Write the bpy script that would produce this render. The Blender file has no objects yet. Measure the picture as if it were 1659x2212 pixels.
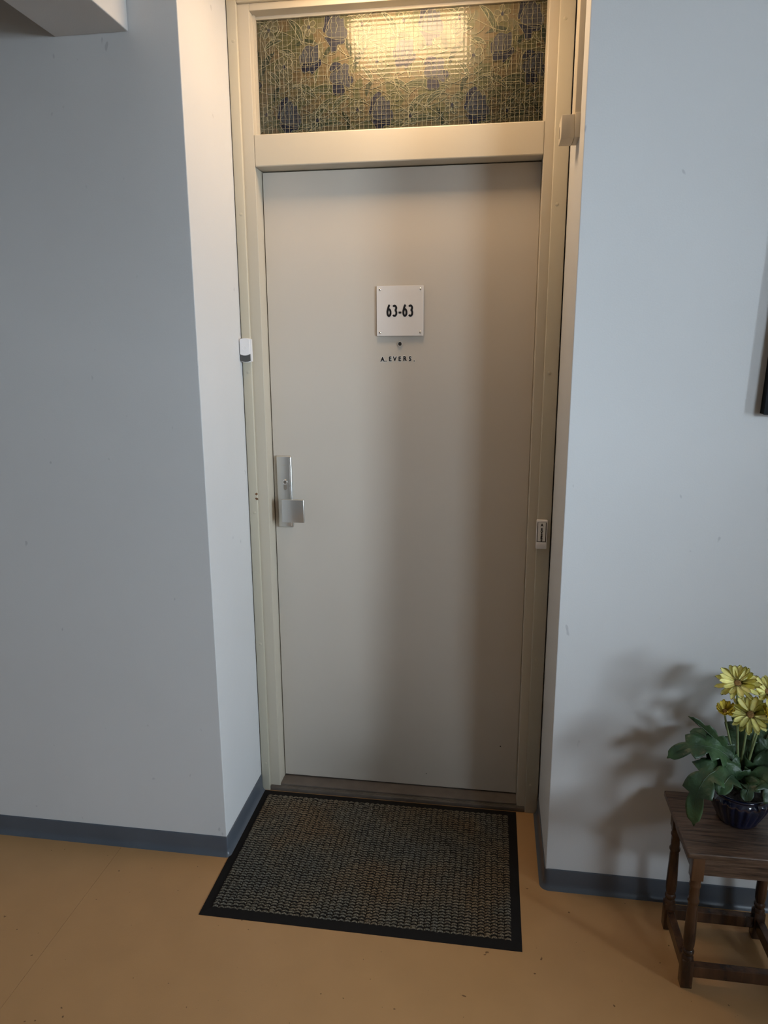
import bpy, bmesh, math, random
from mathutils import Vector, Matrix

random.seed(7)
scene = bpy.context.scene
COL = scene.collection
PI = math.pi

# ------------------------------------------------------------------ camera
cam_d = bpy.data.cameras.new('camera')
cam = bpy.data.objects.new('camera', cam_d)
COL.objects.link(cam)
scene.camera = cam
CAM = Vector((0.2511, -1.8354, 1.5152))
YAW, PITCH, ROLL, FPX = 0.1496, -0.2233, -0.0043, 1557.56
fw = Vector((-math.sin(YAW) * math.cos(PITCH), math.cos(YAW) * math.cos(PITCH), math.sin(PITCH)))
rt = Vector((math.cos(YAW), math.sin(YAW), 0))
up = rt.cross(fw)
r2 = rt * math.cos(ROLL) + up * math.sin(ROLL)
u2 = -rt * math.sin(ROLL) + up * math.cos(ROLL)
cam.matrix_world = Matrix(((r2.x, u2.x, -fw.x, CAM.x), (r2.y, u2.y, -fw.y, CAM.y), (r2.z, u2.z, -fw.z, CAM.z), (0, 0, 0, 1)))
cam_d.sensor_fit = 'VERTICAL'
cam_d.sensor_height = 36.0
cam_d.lens = FPX / 2212 * 36.0
cam_d.clip_start = 0.02

# ------------------------------------------------------------------ world, daylight, exposure
SKY_STRENGTH = 63.0
SKY_COLOR = (0.725, 0.87, 1.0)
LAMP_STRENGTH = 23.5
LAMP_COLOR = (1.0, 0.685, 0.395)
scene.view_settings.view_transform = 'Standard'
scene.view_settings.look = 'None'
scene.view_settings.gamma = 1.0
scene.view_settings.use_curve_mapping = False
scene.view_settings.exposure = 0.0
world = bpy.data.worlds.new('sky')
scene.world = world
world.use_nodes = True
world.node_tree.nodes['Background'].inputs[0].default_value = (*SKY_COLOR, 1)
world.node_tree.nodes['Background'].inputs[1].default_value = SKY_STRENGTH
scene.cycles.max_bounces = 7
scene.cycles.diffuse_bounces = 4
scene.cycles.glossy_bounces = 3
scene.cycles.transparent_max_bounces = 8
scene.cycles.adaptive_threshold = 0.05
scene.cycles.use_light_tree = False
# an even overcast sky reaches the corridor through two windows (window_2 in the end wall,
# window_3 in the rear wall); the portals only guide the sampling of that sky
WX, WY0, WY1, WZ0, WZ1 = 3.3, -2.66, -1.84, 0.85, 2.35
VY, VX0, VX1, VZ0, VZ1 = -2.9, 1.90, 2.70, 1.75, 2.25
def portal(name, loc, rot, sx, sy):
    ld = bpy.data.lights.new(name, 'AREA')
    ld.shape = 'RECTANGLE'
    ld.size, ld.size_y = sx, sy
    ld.cycles.is_portal = True
    lo = bpy.data.objects.new(name, ld)
    COL.objects.link(lo)
    lo.location = loc
    lo.rotation_euler = rot
portal('end_window_portal', (WX + 0.06, (WY0 + WY1) / 2, (WZ0 + WZ1) / 2), (0, PI / 2, 0), WZ1 - WZ0, WY1 - WY0)
portal('rear_window_portal', ((VX0 + VX1) / 2, VY - 0.06, (VZ0 + VZ1) / 2), (PI / 2, 0, 0), VX1 - VX0, VZ1 - VZ0)

# ------------------------------------------------------------------ measures (metres)
XL, XR = -0.516, 0.438        # recess sides
F, C, D, G = 0.348, 0.336, 0.407, 0.398   # frame face, cover strip face, door face, glass
JL, JR = -0.452, 0.368        # jamb edges
CLX, CRX = -0.485, 0.394      # cover strip inner edges
ZB, ZT = 0.024, 2.030         # door bottom and top
SOF = 2.52                    # recess soffit
CEIL = 2.62

# ------------------------------------------------------------------ materials
def nodes(m):
    m.use_nodes = True
    return m.node_tree.nodes, m.node_tree.links

def mat(name, col, rough=0.5, metal=0.0, var=0.0, vscale=8.0, col2=None, bump=0.0, bscale=200.0, spec=0.5, coat=0.0, stretch=(1, 1, 1), detail=4.0, bdist=0.001):
    m = bpy.data.materials.new(name)
    n, l = nodes(m)
    b = n['Principled BSDF']
    b.inputs['Base Color'].default_value = (*col, 1)
    b.inputs['Roughness'].default_value = rough
    b.inputs['Metallic'].default_value = metal
    b.inputs['Specular IOR Level'].default_value = spec
    b.inputs['Coat Weight'].default_value = coat
    b.inputs['Coat Roughness'].default_value = 0.08
    tc = n.new('ShaderNodeTexCoord')
    mp = n.new('ShaderNodeMapping')
    mp.inputs['Scale'].default_value = stretch
    l.new(tc.outputs['Object'], mp.inputs['Vector'])
    if var > 0 or col2:
        nz = n.new('ShaderNodeTexNoise')
        nz.inputs['Scale'].default_value = vscale
        nz.inputs['Detail'].default_value = detail
        l.new(mp.outputs[0], nz.inputs['Vector'])
        cr = n.new('ShaderNodeValToRGB')
        c2 = col2 or tuple(max(0, c * (1 - var)) for c in col)
        cr.color_ramp.elements[0].position = 0.35
        cr.color_ramp.elements[1].position = 0.68
        cr.color_ramp.elements[0].color = (*c2, 1)
        cr.color_ramp.elements[1].color = (*col, 1)
        l.new(nz.outputs['Fac'], cr.inputs['Fac'])
        l.new(cr.outputs['Color'], b.inputs['Base Color'])
    if bump > 0:
        nb = n.new('ShaderNodeTexNoise')
        nb.inputs['Scale'].default_value = bscale
        nb.inputs['Detail'].default_value = 1.5
        l.new(mp.outputs[0], nb.inputs['Vector'])
        bp = n.new('ShaderNodeBump')
        bp.inputs['Strength'].default_value = bump
        bp.inputs['Distance'].default_value = bdist
        l.new(nb.outputs['Fac'], bp.inputs['Height'])
        l.new(bp.outputs['Normal'], b.inputs['Normal'])
    return m

def add_specks(m, scale, thresh, col, stretch=(1, 1, 1), seed=0.0):
    """sparse dark marks with a shape of their own (scuffs, grit)"""
    n, l = nodes(m)
    b = n['Principled BSDF']
    tc = n.new('ShaderNodeTexCoord')
    mp = n.new('ShaderNodeMapping')
    mp.inputs['Scale'].default_value = stretch
    mp.inputs['Location'].default_value = (seed, seed * 1.7, seed * 0.6)
    mp.inputs['Rotation'].default_value = (0.5, 0.9, 0.7)
    l.new(tc.outputs['Object'], mp.inputs['Vector'])
    nz = n.new('ShaderNodeTexNoise')
    nz.inputs['Scale'].default_value = scale
    nz.inputs['Detail'].default_value = 1.0
    l.new(mp.outputs[0], nz.inputs['Vector'])
    cr = n.new('ShaderNodeValToRGB')
    cr.color_ramp.elements[0].position = thresh
    cr.color_ramp.elements[0].color = (0, 0, 0, 1)
    cr.color_ramp.elements[1].position = thresh + 0.03
    cr.color_ramp.elements[1].color = (1, 1, 1, 1)
    l.new(nz.outputs['Fac'], cr.inputs['Fac'])
    mx = n.new('ShaderNodeMix')
    mx.data_type = 'RGBA'
    old = b.inputs['Base Color']
    if old.links:
        l.new(old.links[0].from_socket, mx.inputs[6])
    else:
        mx.inputs[6].default_value = old.default_value
    mx.inputs[7].default_value = (*col, 1)
    l.new(cr.outputs['Color'], mx.inputs[0])
    l.new(mx.outputs[2], b.inputs['Base Color'])

M = {}
M['wall'] = mat('painted_wall', (0.60, 0.60, 0.60), 0.75, var=0.03, vscale=3, bump=0.25, bscale=260, bdist=0.0006)
add_specks(M['wall'], 40, 0.775, (0.46, 0.46, 0.47), (1.0, 1.0, 0.6), 3.1)
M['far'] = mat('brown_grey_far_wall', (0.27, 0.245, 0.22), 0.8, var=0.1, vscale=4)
M['ceil'] = mat('ceiling_paint', (0.36, 0.35, 0.34), 0.85, bump=0.2, bscale=150)  # darkened grey, lowers the light bounced off the unseen ceiling
M['floor'] = mat('ochre_linoleum', (0.465, 0.262, 0.112), 0.38, var=0.06, vscale=9, bump=0.12, bscale=300, spec=0.35)
add_specks(M['floor'], 75, 0.772, (0.16, 0.08, 0.03), (1, 1, 1), 1.3)
M['ground'] = mat('asphalt', (0.12, 0.12, 0.11), 0.9, var=0.3, vscale=0.5)
M['subfloor'] = mat('seam_filler', (0.26, 0.14, 0.06), 0.8)
M['base'] = mat('grey_vinyl_skirting', (0.085, 0.098, 0.118), 0.35, var=0.15, vscale=6)
M['frame'] = mat('cream_frame_paint', (0.52, 0.47, 0.38), 0.38, var=0.03, vscale=4, bump=0.06, bscale=90)
M['cover'] = mat('olive_cream_strip_paint', (0.49, 0.448, 0.352), 0.42, var=0.04, vscale=5, bump=0.06, bscale=90)
M['door'] = mat('grey_beige_door_paint', (0.545, 0.497, 0.435), 0.42, var=0.03, vscale=2.5, bump=0.10, bscale=240, bdist=0.0006)
M['sill'] = mat('brown_sill', (0.15, 0.125, 0.105), 0.35, var=0.25, vscale=20)
M['alu'] = mat('satin_aluminium', (0.60, 0.60, 0.58), 0.33, metal=0.9, bump=0.05, bscale=500, stretch=(1, 1, 0.1))
M['chrome'] = mat('polished_chrome', (0.75, 0.74, 0.72), 0.12, metal=1.0)
M['steel'] = mat('dull_brass_steel', (0.33, 0.30, 0.26), 0.35, metal=0.8)
M['dark'] = mat('dark_void', (0.012, 0.011, 0.010), 0.6)
M['black'] = mat('black_vinyl_letter', (0.010, 0.010, 0.012), 0.4)
M['sticker'] = mat('white_sticker', (0.80, 0.79, 0.76), 0.4)
M['acrylic'] = mat('frosted_acrylic', (0.70, 0.67, 0.65), 0.25, spec=0.5)
M['plastic'] = mat('white_plastic', (0.74, 0.73, 0.74), 0.35)
M['beige_plastic'] = mat('cream_plastic', (0.60, 0.53, 0.42), 0.4)
M['grey_plastic'] = mat('dark_grey_plastic', (0.075, 0.075, 0.072), 0.4)
M['screw'] = mat('painted_screw', (0.52, 0.48, 0.38), 0.35, metal=0.2)
M['chip'] = mat('bare_wood_chip', (0.20, 0.095, 0.04), 0.7, var=0.5, vscale=120)
M['rubber'] = mat('black_rubber', (0.007, 0.006, 0.006), 0.75, bump=0.2, bscale=300, spec=0.2)
M['soil'] = mat('dark_soil', (0.02, 0.014, 0.009), 0.9, bump=1.0, bscale=90, bdist=0.01)
M['stem'] = mat('flower_stem', (0.19, 0.24, 0.10), 0.5, var=0.3, vscale=40)
M['petal'] = mat('yellow_petal', (0.92, 0.85, 0.32), 0.5, var=0.22, vscale=60)
M['petal2'] = mat('deep_yellow_petal', (0.84, 0.66, 0.10), 0.5, var=0.25, vscale=60)
M['disc'] = mat('brown_flower_disc', (0.36, 0.20, 0.05), 0.7, col2=(0.14, 0.065, 0.015), vscale=420, bump=1.0, bscale=500, bdist=0.002)
M['pot'] = mat('blue_glaze', (0.004, 0.007, 0.028), 0.16, coat=0.6, var=0.4, vscale=12)
M['picture'] = mat('dark_canvas', (0.007, 0.009, 0.011), 0.7, var=0.4, vscale=9, spec=0.2)
M['pane'] = None

def leaf_mat():
    m = mat('green_leaf', (0.040, 0.086, 0.030), 0.45, col2=(0.016, 0.038, 0.017), vscale=22, bump=0.5, bscale=120, bdist=0.003)
    return m
M['leaf'] = leaf_mat()

def wood_mat():
    m = bpy.data.materials.new('dark_oak')
    n, l = nodes(m)
    b = n['Principled BSDF']
    tc = n.new('ShaderNodeTexCoord')
    mp = n.new('ShaderNodeMapping')
    mp.inputs['Scale'].default_value = (5, 90, 90)
    l.new(tc.outputs['Object'], mp.inputs['Vector'])
    nz = n.new('ShaderNodeTexNoise')
    nz.inputs['Scale'].default_value = 2.2
    nz.inputs['Detail'].default_value = 6
    nz.inputs['Roughness'].default_value = 0.65
    l.new(mp.outputs[0], nz.inputs['Vector'])
    cr = n.new('ShaderNodeValToRGB')
    e = cr.color_ramp.elements
    e[0].position, e[0].color = 0.36, (0.016, 0.010, 0.008, 1)
    e[1].position, e[1].color = 0.66, (0.125, 0.078, 0.053, 1)
    x = e.new(0.50); x.color = (0.075, 0.044, 0.029, 1)
    l.new(nz.outputs['Fac'], cr.inputs['Fac'])
    l.new(cr.outputs['Color'], b.inputs['Base Color'])
    b.inputs['Roughness'].default_value = 0.36
    bp = n.new('ShaderNodeBump')
    bp.inputs['Strength'].default_value = 0.5
    bp.inputs['Distance'].default_value = 0.002
    l.new(nz.outputs['Fac'], bp.inputs['Height'])
    l.new(bp.outputs['Normal'], b.inputs['Normal'])
    return m
M['wood'] = wood_mat()
M['turned'] = mat('turned_dark_oak', (0.095, 0.043, 0.020), 0.27, col2=(0.022, 0.010, 0.006), vscale=30, stretch=(1, 1, 0.15), bump=0.3, bscale=120, bdist=0.001)

def carpet_mat():
    m = bpy.data.materials.new('loop_pile')
    n, l = nodes(m)
    b = n['Principled BSDF']
    b.inputs['Roughness'].default_value = 0.9
    b.inputs['Specular IOR Level'].default_value = 0.1
    tc = n.new('ShaderNodeTexCoord')
    big = n.new('ShaderNodeTexNoise'); big.inputs['Scale'].default_value = 4.0; big.inputs['Detail'].default_value = 3
    l.new(tc.outputs['Object'], big.inputs['Vector'])
    cr = n.new('ShaderNodeValToRGB')
    e = cr.color_ramp.elements
    e[0].position, e[0].color = 0.38, (0.125, 0.117, 0.096, 1)
    e[1].position, e[1].color = 0.64, (0.168, 0.118, 0.070, 1)
    x = e.new(0.5); x.color = (0.145, 0.124, 0.090, 1)
    l.new(big.outputs['Fac'], cr.inputs['Fac'])
    fine = n.new('ShaderNodeTexNoise'); fine.inputs['Scale'].default_value = 420; fine.inputs['Detail'].default_value = 2
    l.new(tc.outputs['Object'], fine.inputs['Vector'])
    c2 = n.new('ShaderNodeValToRGB')
    c2.color_ramp.elements[0].position = 0.36; c2.color_ramp.elements[0].color = (0.18, 0.18, 0.18, 1)
    c2.color_ramp.elements[1].position = 0.62; c2.color_ramp.elements[1].color = (1.35, 1.35, 1.35, 1)
    l.new(fine.outputs['Fac'], c2.inputs['Fac'])
    mx = n.new('ShaderNodeMix'); mx.data_type = 'RGBA'; mx.blend_type = 'MULTIPLY'; mx.inputs[0].default_value = 1
    l.new(cr.outputs['Color'], mx.inputs[6]); l.new(c2.outputs['Color'], mx.inputs[7])
    l.new(mx.outputs[2], b.inputs['Base Color'])
    return m
M['pile'] = carpet_mat()

def film_mat():
    """printed film: patches of ochre, olive and brown"""
    m = bpy.data.materials.new('stained_film')
    n, l = nodes(m)
    b = n['Principled BSDF']
    tc = n.new('ShaderNodeTexCoord')
    vo = n.new('ShaderNodeTexVoronoi'); vo.inputs['Scale'].default_value = 34; vo.inputs['Randomness'].default_value = 1
    wn = n.new('ShaderNodeTexNoise'); wn.inputs['Scale'].default_value = 18
    l.new(tc.outputs['Object'], wn.inputs['Vector'])
    ad = n.new('ShaderNodeMix'); ad.data_type = 'RGBA'; ad.blend_type = 'ADD'; ad.inputs[0].default_value = 0.05
    l.new(tc.outputs['Object'], ad.inputs[6]); l.new(wn.outputs['Color'], ad.inputs[7])
    l.new(ad.outputs[2], vo.inputs['Vector'])
    cr = n.new('ShaderNodeValToRGB'); cr.color_ramp.interpolation = 'CONSTANT'
    e = cr.color_ramp.elements
    e[0].position, e[0].color = 0.0, (0.215, 0.170, 0.078, 1)
    e[1].position, e[1].color = 0.25, (0.155, 0.150, 0.060, 1)
    for p, c in ((0.45, (0.210, 0.155, 0.072)), (0.65, (0.18, 0.165, 0.085)), (0.82, (0.12, 0.125, 0.050))):
        x = e.new(p); x.color = (*c, 1)
    sep = n.new('ShaderNodeSeparateColor')
    l.new(vo.outputs['Color'], sep.inputs[0])
    l.new(sep.outputs[0], cr.inputs['Fac'])
    l.new(cr.outputs['Color'], b.inputs['Base Color'])
    b.inputs['Roughness'].default_value = 0.45
    return m
M['film'] = film_mat()
M['film_green'] = mat('film_olive_leaf', (0.105, 0.125, 0.055), 0.45, var=0.3, vscale=30)
M['film_dgreen'] = mat('film_dark_leaf', (0.035, 0.055, 0.022), 0.45, var=0.3, vscale=30)
M['film_blue'] = mat('film_navy_petal', (0.014, 0.021, 0.060), 0.45, var=0.35, vscale=40)
M['film_grey'] = mat('film_slate_petal', (0.088, 0.095, 0.118), 0.45, var=0.3, vscale=40)
M['film_line'] = mat('film_raised_outline', (0.60, 0.56, 0.38), 0.30, spec=0.6)
M['film_pale'] = mat('film_pale_blossom', (0.20, 0.185, 0.10), 0.45, var=0.2, vscale=40)

def thin_glass(name, rough, tint=(1, 1, 1), ior=1.5):
    m = bpy.data.materials.new(name)
    n, l = nodes(m)
    n.remove(n['Principled BSDF'])
    out = n['Material Output']
    fr = n.new('ShaderNodeFresnel'); fr.inputs['IOR'].default_value = ior
    tr = n.new('ShaderNodeBsdfTransparent'); tr.inputs[0].default_value = (*tint, 1)
    gl = n.new('ShaderNodeBsdfGlossy'); gl.inputs['Roughness'].default_value = rough
    mx = n.new('ShaderNodeMixShader')
    l.new(fr.outputs[0], mx.inputs[0]); l.new(tr.outputs[0], mx.inputs[1]); l.new(gl.outputs[0], mx.inputs[2])
    l.new(mx.outputs[0], out.inputs['Surface'])
    return m
M['pane'] = thin_glass('reeded_glass', 0.09, ior=1.47)
M['rib'] = mat('pale_rib_glint', (0.30, 0.28, 0.20), 0.3, spec=0.5)  # opaque pale colour stands in for light caught on the glass ridges
M['clear'] = thin_glass('clear_glass', 0.0)

def lamp_mat():
    m = bpy.data.materials.new('lit_diffuser')
    n, l = nodes(m)
    n.remove(n['Principled BSDF'])
    em = n.new('ShaderNodeEmission')
    em.inputs[0].default_value = (*LAMP_COLOR, 1)
    em.inputs[1].default_value = LAMP_STRENGTH
    l.new(em.outputs[0], n['Material Output'].inputs['Surface'])
    return m
M['lamp'] = lamp_mat()

# ------------------------------------------------------------------ mesh helpers
class MB:
    def __init__(s): s.v, s.f, s.m = [], [], []
    def add(s, vs, fs, mi=0):
        o = len(s.v); s.v += [tuple(v) for v in vs]
        for f in fs: s.f.append([i + o for i in f]); s.m.append(mi)
        return s
    def box(s, x0, x1, y0, y1, z0, z1, bev=0.0, seg=2, mi=0):
        if bev <= 0:
            vs = [(x, y, z) for x in (x0, x1) for y in (y0, y1) for z in (z0, z1)]
            return s.add(vs, [(0, 1, 3, 2), (4, 6, 7, 5), (0, 4, 5, 1), (2, 3, 7, 6), (0, 2, 6, 4), (1, 5, 7, 3)], mi)
        bm = bmesh.new(); bmesh.ops.create_cube(bm, size=1)
        for v in bm.verts:
            v.co = Vector(((x0 + x1) / 2 + v.co.x * (x1 - x0), (y0 + y1) / 2 + v.co.y * (y1 - y0), (z0 + z1) / 2 + v.co.z * (z1 - z0)))
        bmesh.ops.bevel(bm, geom=list(bm.edges), offset=bev, segments=seg, affect='EDGES', profile=0.5)
        return s.bm(bm, mi)
    def bm(s, bm, mi=0):
        bm.verts.index_update()
        s.add([v.co[:] for v in bm.verts], [[v.index for v in f.verts] for f in bm.faces], mi)
        bm.free(); return s
    def lathe(s, prof, c, n=24, axis='Z', mod=None, mi=0, cap=True):
        """prof: list of (radius, height)"""
        vs, fs = [], []
        for (r, h) in prof:
            for k in range(n):
                a = 2 * PI * k / n
                rr = r * (mod(a, h) if mod else 1)
                q = (rr * math.cos(a), rr * math.sin(a), h)
                if axis == 'Y': q = (q[0], -q[2], q[1])
                if axis == 'X': q = (-q[2], q[0], q[1])
                vs.append((c[0] + q[0], c[1] + q[1], c[2] + q[2]))
        for i in range(len(prof) - 1):
            for k in range(n):
                k2 = (k + 1) % n
                fs.append((i * n + k, i * n + k2, (i + 1) * n + k2, (i + 1) * n + k))
        if cap:
            fs.append(tuple(reversed(range(n)))); fs.append(tuple(range((len(prof) - 1) * n, len(prof) * n)))
        return s.add(vs, fs, mi)
    def prism(s, poly, y0, y1, mi=0):
        """poly in x,z; extruded along y (y0 is the face towards the corridor)"""
        n = len(poly)
        vs = [(x, y0, z) for x, z in poly] + [(x, y1, z) for x, z in poly]
        fs = [tuple(range(n)), tuple(reversed(range(n, 2 * n)))] + [(i, (i + 1) % n, n + (i + 1) % n, n + i) for i in range(n)]
        return s.add(vs, fs, mi)
    def tube(s, pts, rad, n=8, mi=0, cap=True):
        pts = [Vector(p) for p in pts]
        rads = rad if isinstance(rad, (list, tuple)) else [rad] * len(pts)
        vs, fs = [], []
        ref = Vector((0.31, 0.77, 0.55)).normalized()
        for i, p in enumerate(pts):
            t = (pts[min(i + 1, len(pts) - 1)] - pts[max(i - 1, 0)]).normalized()
            a = t.cross(ref).normalized(); b = t.cross(a).normalized()
            for k in range(n):
                w = 2 * PI * k / n
                vs.append(p + (a * math.cos(w) + b * math.sin(w)) * rads[i])
        for i in range(len(pts) - 1):
            for k in range(n):
                k2 = (k + 1) % n
                fs.append((i * n + k, i * n + k2, (i + 1) * n + k2, (i + 1) * n + k))
        if cap:
            fs.append(tuple(reversed(range(n)))); fs.append(tuple(range((len(pts) - 1) * n, len(pts) * n)))
        return s.add(vs, fs, mi)
    def ribbon(s, pts, w, y, h, closed=False, mi=0):
        """raised line in the x,z plane at depth y, height h towards the corridor"""
        n = len(pts); vs, fs = [], []
        for i in range(n):
            a = pts[(i - 1) % n] if (closed or i > 0) else pts[i]
            b = pts[(i + 1) % n] if (closed or i < n - 1) else pts[i]
            tx, tz = b[0] - a[0], b[1] - a[1]
            L = math.hypot(tx, tz) or 1
            nx, nz = -tz / L * w / 2, tx / L * w / 2
            x, z = pts[i]
            vs += [(x + nx, y, z + nz), (x, y - h, z), (x - nx, y, z - nz)]
        for i in range(n if closed else n - 1):
            j = (i + 1) % n
            fs += [(3 * i, 3 * i + 1, 3 * j + 1, 3 * j), (3 * i + 1, 3 * i + 2, 3 * j + 2, 3 * j + 1)]
        return s.add(vs, fs, mi)

BASE = {}
def build(name, mb, mats, parent=None, smooth=False, bevmod=0.0):
    if isinstance(mats, str): mats = [mats]
    me = bpy.data.meshes.new(name)
    off = BASE.get(parent.name, Vector((0, 0, 0))) if parent else Vector((0, 0, 0))
    me.from_pydata([(v[0] - off.x, v[1] - off.y, v[2] - off.z) for v in mb.v], [], mb.f)
    for m in mats: me.materials.append(M[m])
    me.polygons.foreach_set('material_index', mb.m)
    bm = bmesh.new(); bm.from_mesh(me)
    bmesh.ops.recalc_face_normals(bm, faces=bm.faces)
    bm.to_mesh(me); bm.free()
    if smooth:
        me.polygons.foreach_set('use_smooth', [True] * len(me.polygons))
        if smooth != 'all':
            try: me.set_sharp_from_angle(angle=math.radians(38))
            except Exception: pass
    o = bpy.data.objects.new(name, me)
    COL.objects.link(o)
    if parent:
        o.parent = parent
        BASE[o.name] = off
    else:
        BASE[o.name] = Vector((0, 0, 0))
    return o

def tag(o, label=None, cat=None, group=None, kind=None):
    if label: o['label'] = label
    if cat: o['category'] = cat
    if group: o['group'] = group
    if kind: o['kind'] = kind
    return o

def empty(name, loc, label, cat, kind=None, group=None):
    o = bpy.data.objects.new(name, None)
    o.empty_display_size = 0.05
    o.location = loc
    COL.objects.link(o)
    BASE[o.name] = Vector(loc)
    return tag(o, label, cat, group, kind)

def struct(name, mb, m, label, cat, **k):
    return tag(build(name, mb, m, **k), label, cat, kind='structure')

def text_mesh(txt, size, sx=1.0, offset=0.0, depth=0.0004):
    """verts, faces of a glyph in x,z with face towards -y"""
    cu = bpy.data.curves.new('t', 'FONT')
    cu.body = txt; cu.size = size; cu.offset = offset; cu.extrude = depth; cu.resolution_u = 5
    cu.align_x = 'CENTER'
    o = bpy.data.objects.new('t', cu); COL.objects.link(o)
    dg = bpy.context.evaluated_depsgraph_get()
    me = bpy.data.meshes.new_from_object(o.evaluated_get(dg))
    vs = [(v.co.x * sx, -v.co.z, v.co.y) for v in me.vertices]
    fs = [list(p.vertices) for p in me.polygons]
    bpy.data.objects.remove(o); bpy.data.curves.remove(cu); bpy.data.meshes.remove(me)
    return vs, fs

# ================================================================== THE SETTING
fl = struct('floor', MB().box(-2.4, WX, -2.9, 0.52, -0.08, -0.0025), 'subfloor', 'ochre linoleum corridor floor with a faint seam', 'floor')
SEAM = -0.857
for a, b in ((-2.4, SEAM - 0.0004), (SEAM + 0.0004, 1.143), (1.1446, WX)):
    build('linoleum_sheet', MB().box(a, b, -2.9, 0.40, -0.0025, 0.0), 'floor', fl)

struct('wall_left', MB().box(-2.4, XL, 0.0, 0.5, 0, CEIL, 0.002), 'wall', 'pale grey corridor wall left of the recessed door', 'wall')
struct('wall_right', MB().box(XR, WX, 0.0, 0.5, 0, CEIL, 0.002), 'wall', 'pale grey corridor wall behind the side table', 'wall')
struct('wall_above_door', MB().box(XL, XR, 0.0, 0.5, SOF, CEIL), 'wall', 'lintel wall above the recessed door', 'wall')
struct('light_block_behind_door', MB().box(XL - 0.2, XR + 0.2, 0.5, 0.56, 0, CEIL), 'wall', 'unseen panel added behind the door to stop light leaks', 'wall')  # unseen backing, added so no sky light leaks in round the door
wr = MB()
wr.box(-2.4, VX0, -3.02, VY, 0, CEIL).box(VX1, WX, -3.02, VY, 0, CEIL).box(VX0, VX1, -3.02, VY, 0, VZ0).box(VX0, VX1, -3.02, VY, VZ1, CEIL)
struct('wall_rear', wr, 'far', 'corridor wall opposite the door', 'wall')
struct('wall_end_left', MB().box(-2.5, -2.4, -3.0, 0.5, 0, CEIL), 'far', 'end wall of the corridor on the dark side', 'wall')
er = MB()
er.box(WX, WX + 0.12, -3.0, WY0, 0, CEIL).box(WX, WX + 0.12, WY1, 0.5, 0, CEIL)
er.box(WX, WX + 0.12, WY0, WY1, 0, WZ0).box(WX, WX + 0.12, WY0, WY1, WZ1, CEIL)
struct('wall_end_right', er, 'wall', 'end wall of the corridor with the tall window', 'wall')
struct('ceiling', MB().box(-2.5, WX + 0.12, -3.02, 0.56, CEIL, CEIL + 0.08), 'ceil', 'grey corridor ceiling above the beam', 'ceiling')
struct('trim_1', MB().box(-0.835, -0.6415, -2.9, 0.0, 2.2605, CEIL, 0.003), 'wall', 'painted ceiling beam meeting the wall left of the door', 'beam')

struct('outdoor_ground', MB().box(-30, 30, -30, 30, -3.3, -3.0), 'ground', 'dark ground outside the building', 'ground')
w2 = empty('window_2', (WX + 0.03, WY0, WZ0), 'tall daylight window in the corridor end wall', 'window', 'structure')
wf = MB()
wf.box(WX + 0.02, WX + 0.05, WY0, WY0 + 0.05, WZ0, WZ1).box(WX + 0.02, WX + 0.05, WY1 - 0.05, WY1, WZ0, WZ1)
wf.box(WX + 0.02, WX + 0.05, WY0 + 0.05, WY1 - 0.05, WZ0, WZ0 + 0.05).box(WX + 0.02, WX + 0.05, WY0 + 0.05, WY1 - 0.05, WZ1 - 0.05, WZ1)
build('window_frame', wf, 'frame', w2)
build('pane', MB().box(WX + 0.033, WX + 0.037, WY0 + 0.05, WY1 - 0.05, WZ0 + 0.05, WZ1 - 0.05), 'clear', w2)
w3 = empty('window_3', (VX0, VY - 0.03, VZ0), 'daylight window in the corridor wall opposite the side table', 'window', 'structure')
wf = MB()
wf.box(VX0, VX0 + 0.05, VY - 0.05, VY - 0.02, VZ0, VZ1).box(VX1 - 0.05, VX1, VY - 0.05, VY - 0.02, VZ0, VZ1)
wf.box(VX0 + 0.05, VX1 - 0.05, VY - 0.05, VY - 0.02, VZ0, VZ0 + 0.05).box(VX0 + 0.05, VX1 - 0.05, VY - 0.05, VY - 0.02, VZ1 - 0.05, VZ1)
build('window_frame', wf, 'frame', w3)
build('pane', MB().box(VX0 + 0.05, VX1 - 0.05, VY - 0.037, VY - 0.033, VZ0 + 0.05, VZ1 - 0.05), 'clear', w3)

# ---- skirting: coved vinyl strip swept along a path
def skirting(name, path, label, corner_r):
    prof = [(0.0, 0.0), (0.015, 0.0), (0.013, 0.0018), (0.008, 0.006), (0.0048, 0.013), (0.004, 0.022), (0.0038, 0.056), (0.0028, 0.0605), (0.0, 0.062)]
    pts = []
    for i, p in enumerate(path):
        if 0 < i < len(path) - 1:
            a, b = Vector(path[i - 1]), Vector(path[i + 1]); q = Vector(p)
            d1, d2 = (a - q).normalized(), (b - q).normalized()
            s0, s1 = q + d1 * corner_r, q + d2 * corner_r
            for k in range(7):
                t = k / 6
                pts.append(s0 * (1 - t) ** 2 + q * 2 * t * (1 - t) + s1 * t * t)
        else: pts.append(Vector(p))
    n = len(prof); vs, fs = [], []
    for i, p in enumerate(pts):
        d = (pts[min(i + 1, len(pts) - 1)] - pts[max(i - 1, 0)]).normalized()
        nx = Vector((d.y, -d.x))        # right-hand side of the walking direction
        for (o, z) in prof: vs.append((p.x + nx.x * o, p.y + nx.y * o, z))
    for i in range(len(pts) - 1):
        for k in range(n):
            k2 = (k + 1) % n
            fs.append((i * n + k, i * n + k2, (i + 1) * n + k2, (i + 1) * n + k))
    fs += [tuple(range(n)), tuple(reversed(range((len(pts) - 1) * n, len(pts) * n)))]
    return struct(name, MB().add(vs, fs), 'base', label, 'baseboard', smooth=True)
skirting('baseboard_left', [(-2.4, -0.0002), (XL + 0.0002, -0.0002), (XL + 0.0002, C - 0.001)], 'grey vinyl skirting along the wall left of the door', 0.002)
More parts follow.
